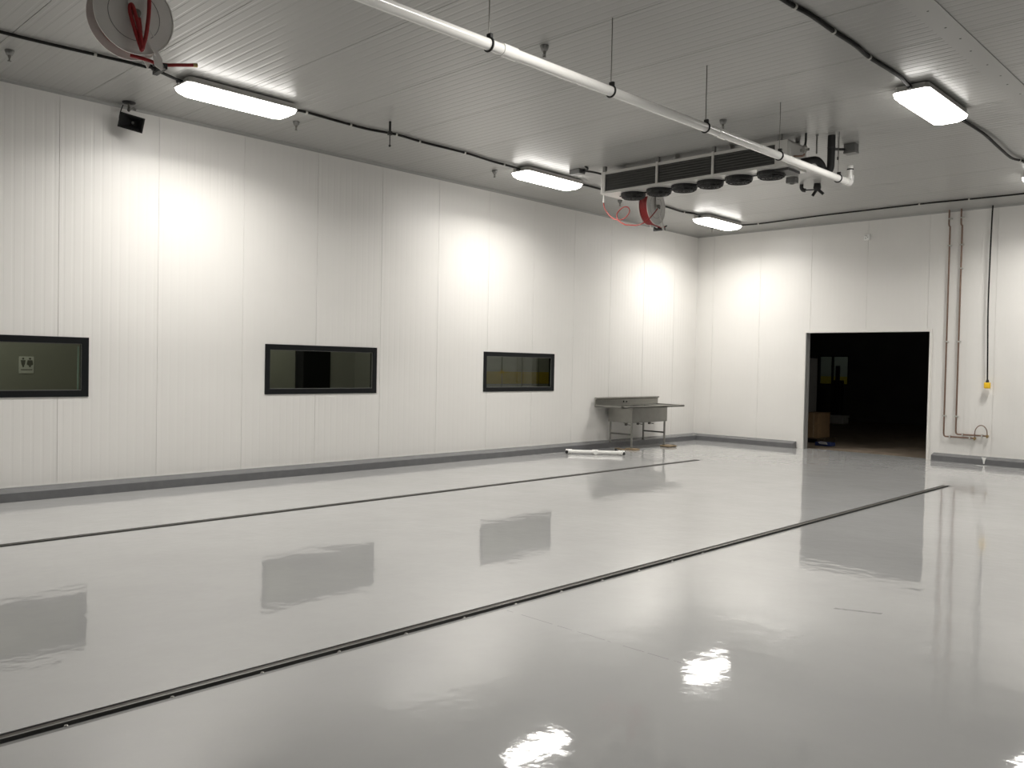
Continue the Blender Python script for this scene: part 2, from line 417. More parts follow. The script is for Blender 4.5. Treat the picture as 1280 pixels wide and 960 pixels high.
t = thing('cardboard_box', 'brown cardboard box on a pallet just inside the dark doorway', 'box', (1.80, 1.5, .10))
MB().box(-.32, .42, -.05, .55, .012, .55, .006).build('carton', 'card', t)
MB().box(-.33, .43, -.055, .56, .551, .562).build('lid_flap', 'card', t)
MB().box(.30, .33, -.054, -.05, .02, .55).build('tape', 'wood', t)
t = thing('pallet', 'low dark wooden pallet carrying the brown cardboard box', 'pallet', (1.85, 1.5, 0))
for y in (-.05, .12, .29, .46): MB().box(-.45, .5, y, y+.11, .085, .11).build('deck_board', 'wooddark', t)
for x in (-.44, 0, .41): MB().box(x, x+.08, -.04, .56, 0, .085).build('runner', 'wooddark', t)
t = thing('grey_cabinet', 'tall dark grey cabinet standing on the brown cardboard box', 'cabinet', (1.80, 1.5, .663))
MB().box(-.28, .12, .05, .5, 0, 1.2, .01).build('cabinet_body', 'greybox', t)
MB().box(.122, .137, .045, .06, 0, 1.2).build('corner_trim', 'greymetal', t)
t = thing('tool_case', 'blue plastic tool case lying on the floor inside the doorway', 'case', (2.56, 1.0, 0))
MB().box(-.16, .2, -.1, .12, 0, .085, .02).build('shell', 'blue', t)
MB().box(-.05, .12, -.108, -.1, .045, .06).build('latch', 'whitebox', t)
MB().tube(spline([(-.06, -.1, .06), (-.05, -.13, .08), (.09, -.13, .08), (.10, -.1, .06)]), .008, 6).build('handle', 'whitebox', t)
t = thing('upright_stand', 'dark upright stand in front of the far window mullion', 'stand', (-.86, 9.6, 0))
MB().box(-.16, .16, -.12, .12, 0, 1.3, .02).build('body', 'dark', t); MB().box(-.05, .05, -.05, .05, 1.3, 1.75).build('mast', 'dark', t)
t = thing('white_carton', 'low white carton on the floor at the far end of the dark room', 'box', (-.62, 8.9, 0))
MB().box(-.3, .35, -.2, .2, 0, .24, .02).build('carton', 'whitebox', t); MB().box(-.31, .36, -.21, .21, .19, .25).build('lid', 'whitebox', t)

# ------------------------------------------------------------------ ceiling lights
def rounded(w, l, c):                                   # octagon outline
    return [(-w+c, -l), (w-c, -l), (w, -l+c), (w, l-c), (w-c, l), (-w+c, l), (-w, l-c), (-w, -l+c)]
def ring(mb, o1, z1, o2, z2):
    n = len(o1); mb.add([(x, y, z1) for x, y in o1]+[(x, y, z2) for x, y in o2], [(i, (i+1) % n, n+(i+1) % n, n+i) for i in range(n)])
def make_light(loc, label, group):
    t = thing('ceiling_light', label, 'ceiling light', loc, 0, group)
    h = MB(); o = rounded(.165, .63, .03); p = rounded(.185, .655, .035)
    h.add([(x, y, -.012) for x, y in o], [tuple(range(8))]); ring(h, o, -.012, o, -.05); ring(h, o, -.05, p, -.06); ring(h, p, -.06, p, -.075)
    q = rounded(.178, .648, .035); ring(h, p, -.075, q, -.075); h.add([(x, y, -.07) for x, y in q], [tuple(range(8))])
    h.build('housing', 'housing', t)
    for y in (-.45, .45): MB().box(-.05, .05, y-.03, y+.03, -.014, 0).build('mounting_bracket', 'greymetal', t)
    for y in (-.655, .655): MB().lathe([(.0, 0), (.022, 0), (.022, .04), (0, .04)], (0, y-(.035 if y < 0 else .005), -.045), (0, 1, 0), n=12).build('cable_gland', 'dark', t)
    a = rounded(.178, .648, .035); b = rounded(.172, .635, .045); c = rounded(.145, .585, .06)
    sd = MB(); ring(sd, a, -.073, b, -.115); ring(sd, b, -.115, c, -.145)
    sd.build('lens_rim', 'lensside', t)
    al = bpy.data.lights.new('led_board', 'AREA'); al.shape = 'RECTANGLE'; al.size = .08; al.size_y = 1.06; al.spread = math.radians(154); al.energy = LED_WALL; al.color = (1, .97, .92)
    ao = bpy.data.objects.new('led_board', al); COL.objects.link(ao); ao.parent = t; ao.location = (0, 0, -.1135)
    dn = MB(); ip = rounded(.143, .583, .06); dn.add([(x, y, -.112) for x, y in ip], [tuple(range(8))])
    dn.build('diffuser', 'lens', t, fix=False)
    return t
LX, LXR = 1.5, 7.1
L1 = make_light((LX, -11.86, ZC), 'long glowing ceiling light beside the big red hose reel at upper left', 'vapour tight ceiling lights')
dup(L1, (LX, -6.72, ZC), 'glowing ceiling light next to the small grey junction box and fan cooler')
dup(L1, (LX, -1.72, ZC), 'glowing ceiling light nearest the corner where the two white walls meet')
def mid(o):
    for c in o.children:
        if c.type == 'LIGHT': c.data = c.data.copy(); c.data.energy = LED_MID
    return o
mid(dup(L1, (LXR, -6.85, ZC), 'wide glowing ceiling light beside the riveted strip, right of the white pipe'))
mid(dup(L1, (LXR, -1.85, ZC), 'glowing ceiling light cut off by the right edge of the photo'))
for p in ((LX, -16.95, ZC), (LXR, -11.9, ZC)):
    u = dup(L1, p, 'white ceiling light out of view beyond the top or left edge of the photo')
    u['group'] = 'ceiling lights out of view'
    if p[0] == LXR: mid(u)

# ------------------------------------------------------------------ cables along the ceiling
def cable(name, label, pts, clips=(), r=.016, k=6):
    t = thing(name, label, 'cable', pts[0]); L = at(t)
    P = spline([L(*p) for p in pts], k)
    MB().tube(P, r, 8).build('cable_sheath', 'cable', t)
    for p in clips:
        j = min(range(len(P)), key=lambda i: (P[i]-Vector(L(*p))).length); q = P[j]
        d = (P[min(j+1, len(P)-1)]-P[max(j-1, 0)]).normalized()
        MB().tube([q-d*.012, q+d*.012], r+.006, 8).build('cable_clip', 'clip', t)
    return t
Zk = ZC-.02
cable('power_cable', 'black cable along the ceiling from the left photo edge to the first light',
      [(1.50, -16.2, Zk), (1.52, -15, Zk), (1.51, -14.19, Zk), (1.53, -13.79, Zk), (1.57, -13.39, Zk), (1.60, -12.9, Zk), (1.52, -12.6, Zk-.01), (1.5, -12.45, ZC-.045)], [(1.56, -13.39, Zk), (1.6, -12.9, Zk)])
cable('power_cable', 'black cable along the ceiling between the first and second lights of the wall row',
      [(1.5, -11.21, ZC-.045), (1.5, -11.05, Zk), (1.48, -10.6, Zk), (1.47, -10.1, Zk), (1.55, -9.7, Zk), (1.52, -9.2, Zk), (1.54, -8.5, Zk), (1.48, -7.9, Zk), (1.5, -7.5, Zk-.01), (1.5, -7.34, ZC-.045)],
      [(1.48, -10.98, Zk), (1.46, -10.33, Zk), (1.56, -9.68, Zk), (1.52, -9.26, Zk), (1.54, -8.53, Zk), (1.5, -7.7, Zk)])
cable('power_cable', 'black cable passing behind the fan cooler and far hose reel to the corner light',
      [(1.5, -6.1, ZC-.045), (1.5, -5.9, Zk), (1.5, -5.2, Zk), (1.52, -4.2, Zk), (1.48, -3.5, Zk), (1.43, -2.9, Zk), (1.5, -2.55, Zk), (1.5, -2.34, ZC-.045)], [(1.5, -5.95, Zk), (1.47, -2.8, Zk)])
cable('power_cable', 'thin black cable along the ceiling above the doorway and back wall',
      [(1.5, -1.1, ZC-.045), (1.58, -.9, Zk), (1.9, -.84, Zk), (2.56, -.9, Zk), (3.3, -.98, Zk), (4.21, -1.01, Zk), (5.17, -1.03, Zk), (5.8, -.98, Zk), (6.6, -.94, Zk), (7.4, -1.0, Zk), (9.5, -1.0, Zk)], [(1.885, -.84, Zk), (5.05, -1.03, Zk), (5.79, -.98, Zk)], r=.014)
cable('power_cable', 'thick black cable running up to the wide light beside the riveted strip',
      [(7.06, -16.2, Zk), (7.07, -11.2, Zk), (7.07, -10.19, Zk), (7.10, -9.8, Zk), (7.1, -9.33, Zk), (7.11, -8.9, Zk), (7.09, -8.53, Zk), (7.11, -7.9, Zk), (7.1, -7.65, Zk-.005), (7.1, -7.47, ZC-.045)], [(7.1, -10.04, Zk), (7.1, -9.33, Zk), (7.1, -8.52, Zk)], r=.019)
cable('power_cable', 'black cable sagging between the two lights at the right edge',
      [(7.1, -6.23, ZC-.045), (7.11, -5.9, Zk), (7.14, -5.14, Zk-.01), (7.12, -4.4, Zk-.03), (7.09, -3.7, Zk-.025), (7.13, -3.3, Zk), (7.11, -2.8, Zk), (7.1, -2.47, ZC-.045)], [(7.12, -3.4, Zk)], r=.017)
t = thing('junction_box', 'small grey junction box on the ceiling beside the second light', 'junction box', (2.03, -6.66, ZC)); L = at(t)
MB().box(-.10, .10, -.07, .07, -.07, 0, .006).build('box_body', 'greybox', t)
MB().lathe([(0, 0), (.028, 0), (.028, .05), (0, .05)], (.10, 0, -.035), (1, 0, 0), n=10).build('gland', 'dark', t)
MB().tube(spline([(.14, 0, -.035), (.2, -.01, -.03), (.24, -.05, -.02), (.25, -.12, -.005)]), .014, 8).build('conduit_stub', 'dark', t)
MB().tube(spline([(.14, .02, -.035), (.22, .05, -.05), (.30, .13, -.07), (.375, .24, -.10)]), .015, 8).build('supply_lead', 'dark', t)

# ------------------------------------------------------------------ sprinklers and other ceiling fittings
def make_sprinkler(loc, label):
    t = thing('sprinkler_head', label, 'sprinkler', loc, 0, 'fire sprinkler heads')
    MB().lathe([(0, 0), (.042, 0), (.043, -.006), (.036, -.03), (.027, -.05), (.0, -.05)], n=20).build('escutcheon', 'greymetal', t)
    b = MB(); b.lathe([(.016, -.05), (.016, -.062), (.011, -.066), (.011, -.075), (0, -.075)], n=12)
    for s in (-1, 1): b.tube([(s*.012, 0, -.07), (s*.016, 0, -.085), (s*.004, 0, -.102)], .0035, 6)
    b.tube([(0, 0, -.075), (0, 0, -.10)], .003, 6)
    b.build('frame', 'steeldark', t)
    MB().lathe([(0, -.102), (.018, -.102), (.018, -.106), (0, -.106)], n=14).build('deflector', 'steeldark', t)
    return t
S1 = make_sprinkler((.99, -13.97, ZC), 'sprinkler head under the black cable in the upper left corner of the photo')
for p, l in (((1.0, -10.82, ZC), 'sprinkler head just past the end of the long first ceiling light'),
             ((4.97, -10.67, ZC), 'dark sprinkler head above the white pipe coupling'),
             ((1.04, -7.42, ZC), 'sprinkler head just left of the second ceiling light'),
             ((5.0, -7.55, ZC), 'sprinkler head behind the white pipe above the fan cooler'),
             ((1.14, -4.41, ZC), 'sprinkler head above the loop of thin red hose'),
             ((.90, -.93, ZC), 'tiny sprinkler head under the light nearest the wall corner')):
    dup(S1, p, l)
t = thing('conduit_drop', 'thin dark threaded stub hanging beside the black ceiling cable', 'hanger', (1.90, -10.07, ZC))
MB().tube([(0, 0, 0), (0, 0, -.14)], .015, 10).build('sleeve', 'dark', t); MB().box(-.022, .022, -.022, .022, -.165, -.12).build('nut', 'dark', t)
MB().tube([(0, 0, -.16), (0, 0, -.29)], .006, 8).build('rod', 'dark', t); MB().lathe([(0, -.31), (.012, -.305), (.016, -.295), (.012, -.283), (0, -.28)], n=10).build('rod_end', 'dark', t)
t = thing('ceiling_sensor', 'small grey box on the ceiling right of the last cooler fan', 'sensor', (4.24, -4.2, ZC))
MB().box(-.075, .075, -.06, .06, -.085, 0, .006).build('box_body', 'greybox', t); MB().lathe([(.035, -.085), (.045, -.09), (.035, -.098), (.028, -.09), (.035, -.085)], n=16).build('ring', 'greymetal', t)
t = thing('conduit_fitting', 'black Y-shaped fitting with bent pipe hanging behind the white pipe end', 'fitting', (4.25, -3.6, ZC))
MB().tube(spline([(-.12, -.05, 0), (-.12, -.05, -.05), (-.10, -.04, -.085), (-.06, -.03, -.095)]), .03, 10).build('elbow', 'dark', t)
MB().tube([(-.06, -.03, -.09), (.06, .02, -.09)], .01, 8).build('link_rod', 'dark', t)
MB().lathe([(0, 0), (.05, 0), (.06, -.06), (.05, -.11), (0, -.11)], (.1, .03, 0), n=14).build('body', 'dark', t)
for e in ((.04, 0, -.19), (.19, .06, -.17)): MB().tube([(.1, .03, -.08), e], .024, 8).build('outlet', 'dark', t)
t = thing('relay_box', 'grey ceiling box wired to the thick black insulated pipe', 'junction box', (5.70, -5.55, ZC))
MB().box(-.075, .075, -.06, .06, -.12, 0, .006).build('box_body', 'greybox', t); MB().box(-.077, .077, -.062, .062, -.125, -.095, .004).build('lid', 'greymetal', t)
MB().tube([(-.07, -.03, -.065), (-.03-.02, -.42, -.14)], .018, 8).build('cable_lead', 'dark', t)

# horn speaker high on the left wall
t = thing('horn_speaker', 'black rectangular horn speaker hung high on the left wall', 'speaker', (.19, -12.52, ZC))
MB().lathe([(0, 0), (.075, 0), (.07, -.012), (.03, -.02), (0, -.02)], n=20).build('mounting_plate', 'dark', t)
b = MB(); b.tube([(0, 0, -.015), (0, 0, -.075)], .014, 10); b.lathe([(0, -.02), (.026, -.01), (.03, 0), (.026, .01), (0, .02)], (0, 0, -.08), (0, 1, 0), n=12); b.obox((-.01, .06, -.05), (.0, .0, -.085), .02, .02)
b.tube([(0, .05, -.06), (0, .08, -.07)], .016, 8)
b.build('swivel_bracket', 'steeldark', t)
R = Matrix.Translation((.03, .03, -.235)) @ Matrix.Rotation(math.radians(-34), 4, 'Z') @ Matrix.Rotation(math.radians(12), 4, 'Y') @ Matrix.Rotation(math.radians(-13), 4, 'X')
def xf(mb, R): mb.v = [tuple(R @ Vector(v)) for v in mb.v]; return mb
h = MB(); o = [(-.135, -.085), (.135, -.085), (.135, .085), (-.135, .085)]; i_ = [(-.12, -.072), (.12, -.072), (.12, .072), (-.12, .072)]; n_ = [(-.03, -.025), (.03, -.025), (.03, .025), (-.03, .025)]
def loft(mb, rings):
    for (P, x), (Q, y) in zip(rings, rings[1:]):
        mb.add([(x, a, b) for a, b in P]+[(y, a, b) for a, b in Q], [(k, (k+1) % 4, 4+(k+1) % 4, 4+k) for k in range(4)])
loft(h, [(n_, -.12), ([(a*.7, b*.7) for a, b in o], -.05), (o, .05), (o, .06), (i_, .06), ([(a*.6, b*.6) for a, b in i_], -.02), (n_, -.06)])
h.add([(-.06, a, b) for a, b in n_], [(0, 1, 2, 3)]); xf(h, R).build('horn', 'dark', t)
xf(MB().lathe([(0, -.20), (.045, -.20), (.052, -.19), (.052, -.12), (.04, -.10), (0, -.10)], ax=(1, 0, 0), n=18), R).build('driver', 'dark', t)
xf(MB().lathe([(0, .0), (.012, -.003), (.016, -.02), (0, -.06)], ax=(1, 0, 0), n=12), R).build('centre_plug', 'greymetal', t)
MB().tube(spline([(-.06, -.05, -.27), (-.09, -.07, -.20), (-.10, -.06, -.12), (-.09, -.03, -.02)]), .006, 6).build('lead', 'dark', t)

# ------------------------------------------------------------------ white overhead pipe
t = thing('drain_pipe', 'long white plastic pipe hung across the ceiling on thin rods', 'pipe', (5.82, -5.87, 3.965)); L = at(t)
zp = lambda y: 3.955+(y+5.87)*.0105
MB().tube([L(5.82, -19, zp(-19)), L(5.82, -5.92, zp(-5.92))], .042, 18).build('pipe_run', 'pvc', t)
for y in (-12.0, -8.97, -15.1): MB().tube([L(5.82, y-.075, zp(y)), L(5.82, y+.075, zp(y))], .049, 18).build('coupling', 'pvc', t)
b = MB(); b.tube([L(5.82, -6.0, zp(-6)), L(5.82, -5.9, zp(-6))], .05, 16); b.tube(spline([L(5.82, -5.93, zp(-6)), L(5.82, -5.88, zp(-6)), L(5.82, -5.85, zp(-6)+.03), L(5.82, -5.845, zp(-6)+.09)]), .048, 16)
b.build('elbow', 'pvc', t)
MB().tube([L(5.82, -5.845, 4.04), L(5.82, -5.845, 4.17)], .038, 16).build('riser', 'pvc', t)
MB().tube([L(5.82, -5.845, 4.115), L(5.82, -5.845, 4.13)], .041, 16).build('riser_band', 'rubber', t)
for y in (-12.2, -10.76, -9.26, -7.74, -6.2, -13.8):
    z = zp(y)
    h = MB(); h.torus(L(5.82, y, z), (0, 1, .0), .047, .009, 20, 6); p = L(5.82, y, z); h.box(p[0]-.012, p[0]+.03, p[1]-.012, p[1]+.012, p[2]+.045, p[2]+.075)
    h.build('hanger_clamp', 'rubber', t)
    MB().tube([L(5.82, y, z+.06), L(5.82, y, ZC)], .0045, 6).build('hanger_rod', 'steeldark', t)

# ------------------------------------------------------------------ evaporator cooler
t = thing('fan_cooler', 'long ceiling-hung cooling unit with six black fans underneath', 'cooling unit', (2.42, -6.57, 4.13)); w, d, hh = 2.91, .52, .31
MB().box(0, w, 0, d, hh-.012, hh).build('top_panel', 'alu', t)
b = MB(); b.prism([(-.012, .022), (-.012, -.012), (d+.012, -.012), (d+.012, .022), (d, .022), (d, 0), (0, 0), (0, .022)], 0, w, 'x'); b.build('bottom_pan', 'alu', t)
b = MB(); b.box(0, .075, -.004, d+.004, 0, hh, .003); b.build('end_cap', 'alu', t)
b = MB(); b.box(2.745, w, -.004, d+.004, 0, hh, .003); b.build('end_cap', 'alu', t)
for y0, y1 in ((.014, .13), (d-.13, d-.014)): MB().box(.075, 2.745, y0, y1, .03, hh-.04).build('finned_coil', 'coil', t)
MB().box(.075, 2.745, -.004, .016, hh-.04, hh-.012).build('top_rail', 'alu', t)
for x in (.98, 1.865):
    MB().box(x-.016, x+.016, -.01, .014, .0, hh+.01).build('divider_post', 'alu', t)
    for y in (.02, d-.02): MB().box(x-.025, x+.025, y-.02, y+.02, hh-.002, hh+.0795).build('hanging_bracket', 'greymetal', t)
for x in (.05, 2.8):
    for y in (.02, d-.02): MB().box(x-.025, x+.025, y-.02, y+.02, hh-.002, hh+.0795).build('hanging_bracket', 'greymetal', t)
MB().box(2.7, 2.88, .10, .42, -.045, -.012).build('drain_recess_shade', 'dark', t)  # dark plate stands in for the shaded recess of the drain pan
MB().box(w, w+.006, .06, .075, .12, .21).build('end_slot', 'whitebox', t)
for x in (.41, .86, 1.28, 1.69, 2.12, 2.58):
    y = .24; g = MB()
    for R_, z in ((.178, -.012), (.176, -.03), (.173, -.05), (.166, -.07), (.145, -.085), (.118, -.088), (.09, -.09), (.06, -.09)):
        g.torus((x, y, z), (0, 0, 1), R_, .0045, 28, 5)
    for k in range(12):
        a = k*PI/6; c, s_ = math.cos(a), math.sin(a)
        g.tube([(x+c*r_, y+s_*r_, z) for r_, z in ((.178, -.012), (.174, -.05), (.166, -.07), (.145, -.085), (.03, -.09))], .004, 5)
    for s_ in (-1, 1): g.box(x+s_*.21-.03, x+s_*.21+.03, y-.012, y+.012, -.03, -.018)
    fg = g.build('fan_guard', 'dark', t)
    fr = MB(); fr.lathe([(.171, -.012), (.171, -.062), (.168, -.062), (.168, -.012)], (x, y, 0), n=28); fr.lathe([(0, -.015), (.167, -.015)], (x, y, 0), n=24)
    fr.build('shroud', 'dark', fg)
    fb = MB()
    for k in range(5):
        a = k*2*PI/5
        pts = [(.04, -.25, -.068), (.155, -.42, -.070), (.16, .30, -.040), (.04, .35, -.045)]
        fb.add([(x+r_*math.cos(a+q), y+r_*math.sin(a+q), z) for r_, q, z in pts]+[(x+r_*math.cos(a+q), y+r_*math.sin(a+q), z+.004) for r_, q, z in pts],
               [(0, 1, 2, 3), (7, 6, 5, 4), (0, 1, 5, 4), (1, 2, 6, 5), (2, 3, 7, 6), (3, 0, 4, 7)])
    fb.lathe([(0, -.082), (.045, -.08), (.05, -.07), (.05, -.02), (0, -.02)], (x, y, 0), n=16)
    fb.build('fan_blades', 'rubber', fg)

t = thing('insulated_pipe', 'thick black insulated pipe bending down from the ceiling to the fan cooler', 'pipe', (5.68, -6.1, ZC)); L = at(t)
MB().tube(spline([L(5.345, -6.2, 4.22), L(5.45, -6.2, 4.225), L(5.54, -6.2, 4.215), L(5.585, -6.17, 4.16), L(5.61, -6.15, 4.09), L(5.65, -6.12, 4.075), L(5.675, -6.1, 4.12), L(5.68, -6.1, 4.25), L(5.68, -6.1, 4.4), L(5.68, -6.1, ZC)]), .046, 14).build('insulation', 'rubber', t)
MB().tube([L(5.68, -6.1, 4.36), L(5.68, -6.1, 4.375)], .049, 14).build('strap', 'dark', t)
t = thing('refrigerant_line', 'dark thin pipe with shiny valve dropping into the cooler end', 'pipe', (5.48, -6.40, ZC)); L = at(t)
MB().tube(spline([L(5.485, -6.40, ZC), L(5.485, -6.40, 4.42), L(5.475, -6.40, 4.36)]), .014, 8).build('line', 'rubber', t)
b = MB(); b.lathe([(0, 0), (.024, 0), (.028, -.03), (.02, -.05), (.026, -.075), (.012, -.10), (0, -.10)], L(5.475, -6.40, 4.37), n=12); b.box(*[v for p in zip(L(5.42, -6.415, 4.30), L(5.53, -6.385, 4.33)) for v in p]); b.build('valve', 'steel', t)
MB().tube(spline([L(5.475, -6.40, 4.28), L(5.46, -6.40, 4.25), L(5.40, -6.40, 4.25), L(5.335, -6.40, 4.26)]), .012, 8).build('line_end', 'copper', t)
t = thing('liquid_line', 'slim dark rod from the ceiling onto the black insulated bend', 'pipe', (5.555, -6.24, ZC))
MB().tube([(0, 0, 0), (0, .0, -.235)], .010, 8).build('line', 'steeldark', t); MB().lathe([(0, 0), (.018, 0), (.018, -.012), (0, -.012)], n=10).build('flange', 'greymetal', t)
t = thing('sensor_wire', 'fine wire hanging from the ceiling beside the thick black pipe', 'wire', (5.72, -6.0, ZC))
MB().tube(spline([(0, 0, 0), (.003, 0, -.15), (0, 0, -.26)]), .004, 6).build('wire', 'greymetal', t); MB().lathe([(0, -.25), (.008, -.25), (.008, -.29), (0, -.29)], n=8).build('probe_tip', 'dark', t)

# ------------------------------------------------------------------ hose reels
def make_reel(loc, rz, label, near, sc, drop):
    t = thing('hose_reel', label, 'hose reel', loc, rz, 'ceiling hose reels'); t.scale = (sc, sc, sc); hz = -drop/sc; R_ = .365
    # axis along local x; the face looks to +x
    fl = MB(); fl.lathe([(0, .0), (R_-.012, .0), (R_-.008, .010), (R_, .010), (R_, -.004), (R_-.012, -.010), (0, -.010)], (.10, 0, hz), (1, 0, 0), n=56, smooth=False)
    f1 = fl.build('flange', 'reel', t)
    MB().torus((.1005, 0, hz), (1, 0, 0), .235, .0032, 48, 6).build('drum_seam', 'greymetal', f1)
    fl = MB(); fl.lathe([(0, .0), (R_-.012, .0), (R_, -.004), (R_, .010), (R_-.012, .010), (0, .010)], (-.10, 0, hz), (1, 0, 0), n=56, smooth=False); fl.build('flange', 'reel', t)
    MB().lathe([(.23, -.09), (.23, .09)], (0, 0, hz), (1, 0, 0), n=40).build('drum', 'reel', t)
    hc = MB()
    for R2 in ((.25, .275) if near else (.29, .338)):
        for k in range(7): hc.torus((-.078+k*.0255, 0, hz), (1, 0, 0), R2, .0145, 44, 8)
    hc.build('hose_coil', 'red', t)
    br = MB(); br.box(-.20, .20, -.075, .075, -.012, 0)
    for s in (1, -1):
        x = s*.135
        br.prism([(-.07, -.012), (.07, -.012), (.07, hz-.03), (.045, hz-.07), (-.045, hz-.07), (-.07, hz-.03)], x, x+s*.008, 'x')
    br.build('mounting_bracket', 'reel', t)
    bl = MB()
    for y, z in ((-.02, hz+.15), (.02, hz+.15)): bl.lathe([(0, .006), (.006, .005), (.007, 0)], (.143, y, z), (1, 0, 0), n=8)
    bl.build('bracket_bolts', 'dark', t)
    hb = MB(); hb.lathe([(0, .055), (.030, .05), (.036, .035), (.036, .01), (.025, 0), (0, 0)], (.143, 0, hz), (1, 0, 0), n=18); hb.tube([(.18, .005, hz), (.183, .012, hz-.05)], .016, 10)
    hb.build('hub_swivel', 'steeldark', t)
    ar = MB(); ar.obox((.147, .05, hz-.10), (.147, .235, hz-.385), .035, .012, (1, 0, 0)); ar.obox((-.147, .05, hz-.10), (-.147, .235, hz-.385), .035, .012, (1, 0, 0)); ar.obox((-.147, .235, hz-.385), (.147, .235, hz-.385), .03, .012, (0, 0, 1))
    ar.obox((.150, .10, hz-.08), (.150, .165, hz-.17), .014, .008, (1, 0, 0))
    ar.build('guide_arm', 'reel', t)
    rg = MB()
    for dx in (-.05, .05): rg.tube([(.0+dx, .20, hz-.39), (.0+dx, .30, hz-.42)], .022, 10)
    rg.box(-.10, .165, .245, .29, hz-.45, hz-.40); rg.build('roller_guide', 'rubber', t)
    rp = MB(); rp.prism([(.15, hz-.345), (.215, hz-.36), (.27, hz-.45), (.235, hz-.475), (.17, hz-.44)], .155, .165, 'x'); rp.build('guide_plate', 'reel', t)
    if near:
        MB().tube(spline([(.0, .0, hz-.350), (.03, .12, hz-.362), (.07, .22, hz-.385), (.12, .30, hz-.395), (.16, .38, hz-.385), (.19, .53, hz-.355)]), .017, 10).build('hose_end', 'red', t)
        MB().tube([(.19, .525, hz-.356), (.193, .565, hz-.350)], .02, 10).build('nozzle', 'brass', t)
        MB().tube(spline([(.185, .014, hz-.05), (.20, .020, hz-.15), (.215, .026, hz-.30), (.22, .03, hz-.352), (.215, .012, hz-.30), (.21, -.035, hz-.16), (.205, -.072, hz-.03), (.21, -.075, hz+.035), (.222, -.055, hz+.03), (.228, -.02, hz-.09), (.232, .015, hz-.23), (.235, .03, hz-.335), (.235, .04, hz-.30),
                  (.23, .065, hz-.20), (.22, .09, hz+.0), (.20, .10, hz+.2), (.17, .10, hz+.38), (.16, .10, -.012)], 10), .018, 10).build('feed_hose', 'red', t)
    else:
        MB().tube(spline([(.0, .0, hz-.350), (.03, .12, hz-.362), (.07, .22, hz-.385), (.10, .28, hz-.39), (.13, .33, hz-.37)]), .0135, 10).build('hose_end', 'red', t)
        MB().tube([(.13, .325, hz-.372), (.15, .37, hz-.345)], .015, 10).build('nozzle', 'rubber', t)
    return t
make_reel((3.98, -14.01, ZC), math.radians(-3), 'large white hose reel with red hose cut off by the top photo edge', True, .76, .50)
r2 = make_reel((2.65, -5.60, ZC), math.radians(4), 'white hose reel with red hose partly hidden by the cooler fans', False, .74, .475)
m = (Matrix.Translation(r2.location) @ Matrix.Rotation(math.radians(4), 4, 'Z') @ Matrix.Scale(.74, 4)).inverted()
W2 = [(1.712, -5.6, 4.220), (1.722, -5.6, 4.17), (1.755, -5.6, 4.098), (1.888, -5.6, 3.965), (2.03, -5.6, 3.915), (2.15, -5.59, 3.945), (2.215, -5.58, 4.03), (2.18, -5.57, 4.10), (2.105, -5.57, 4.118), (2.03, -5.58, 4.08), (1.997, -5.62, 4.0), (2.05, -5.64, 3.90), (2.207, -5.68, 3.815), (2.35, -5.77, 3.782), (2.49, -5.85, 3.752), (2.60, -5.91, 3.735), (2.72, -5.935, 3.745), (2.80, -5.90, 3.80), (2.81, -5.78, 3.90), (2.79, -5.65, 4.0)]
MB().tube([m @ p for p in spline(W2)], .0095/.74, 8).build('feed_hose', 'redbright', r2)
t = thing('supply_pipe', 'thin pale pipe stub feeding the looped red hose below the cooler corner', 'pipe', (1.712, -5.6, ZC))
MB().tube([(0, 0, 0), (0, 0, -.24)], .012, 8).build('pipe', 'pvc', t); MB().tube([(0, 0, -.235), (0, 0, -.29)], .018, 10).build('hose_fitting', 'pvc', t)

# ------------------------------------------------------------------ back wall pipes, cord and boxes
def copper(name, label, x, zb, xe, clz, clx):
    t = thing(name, label, 'pipe', (x, -.05, zb)); L = at(t); y = -.05
    pts = [L(x-.02, y, ZC), L(x-.02, y, 4.27), L(x-.016, y, 4.24), L(x, y, 4.215), L(x, y, 4.19), L(x, y, 3.5), L(x, y, zb+.06), L(x+.006, y, zb+.02), L(x+.03, y, zb), L(x+.07, y, zb), L(xe, y, zb)]
    MB().tube(pts, .0145, 10).build('pipe_run', 'copper', t)
    for z in clz: p = L(x, y, z); b = MB(); b.box(p[0]-.028, p[0]+.028, p[1]-.018, .05+0, p[2]-.012, p[2]+.012, .003); b.build('pipe_clamp', 'clip', t)
    for q in clx: p = L(q, y, zb); b = MB(); b.box(p[0]-.012, p[0]+.012, p[1]-.018, .05, p[2]-.026, p[2]+.026, .003); b.build('pipe_clamp', 'clip', t)
    MB().tube([L(xe-.03, y, zb), L(xe+.01, y, zb)], .02, 10).build('end_fitting', 'brass', t)
    MB().tube([L(xe-.01, y, zb), L(xe-.01, y-.02, zb-.03)], .013, 8).build('outlet', 'brass', t)
    return t
copper('copper_pipe', 'copper pipe nearest the doorway, lower of the two bends', 5.232, .448, 5.755, (4.36, 3.88, 2.155, .82), (5.335, 5.665))
cp = copper('copper_pipe', 'copper pipe farther from the doorway, ending under the small hose arch', 5.433, .500, 5.955, (4.36, 3.88, 3.46, 2.155, .82), (5.545, 5.86))
o = Vector((5.76, -.10, .45))-cp.location
MB().tube([o+p for p in spline([(0, 0, -.0), (-.002, -.005, .08), (.012, -.01, .16), (.05, -.01, .215), (.1, -.01, .235), (.15, -.01, .215), (.187, -.01, .16), (.196, -.005, .09), (.195, 0, .05)])], .0085, 8).build('hose_arch', 'copper', cp)
for x, z in ((0, 0), (.195, .05)): MB().tube([o+Vector((x, 0, z-.012)), o+Vector((x, -.002, z+.02))], .013, 8).build('arch_nut', 'brass', cp)
t = thing('drop_cord', 'black drop cord with yellow plug box hanging on the back wall', 'power cord', (5.93, -.12, 1.39))
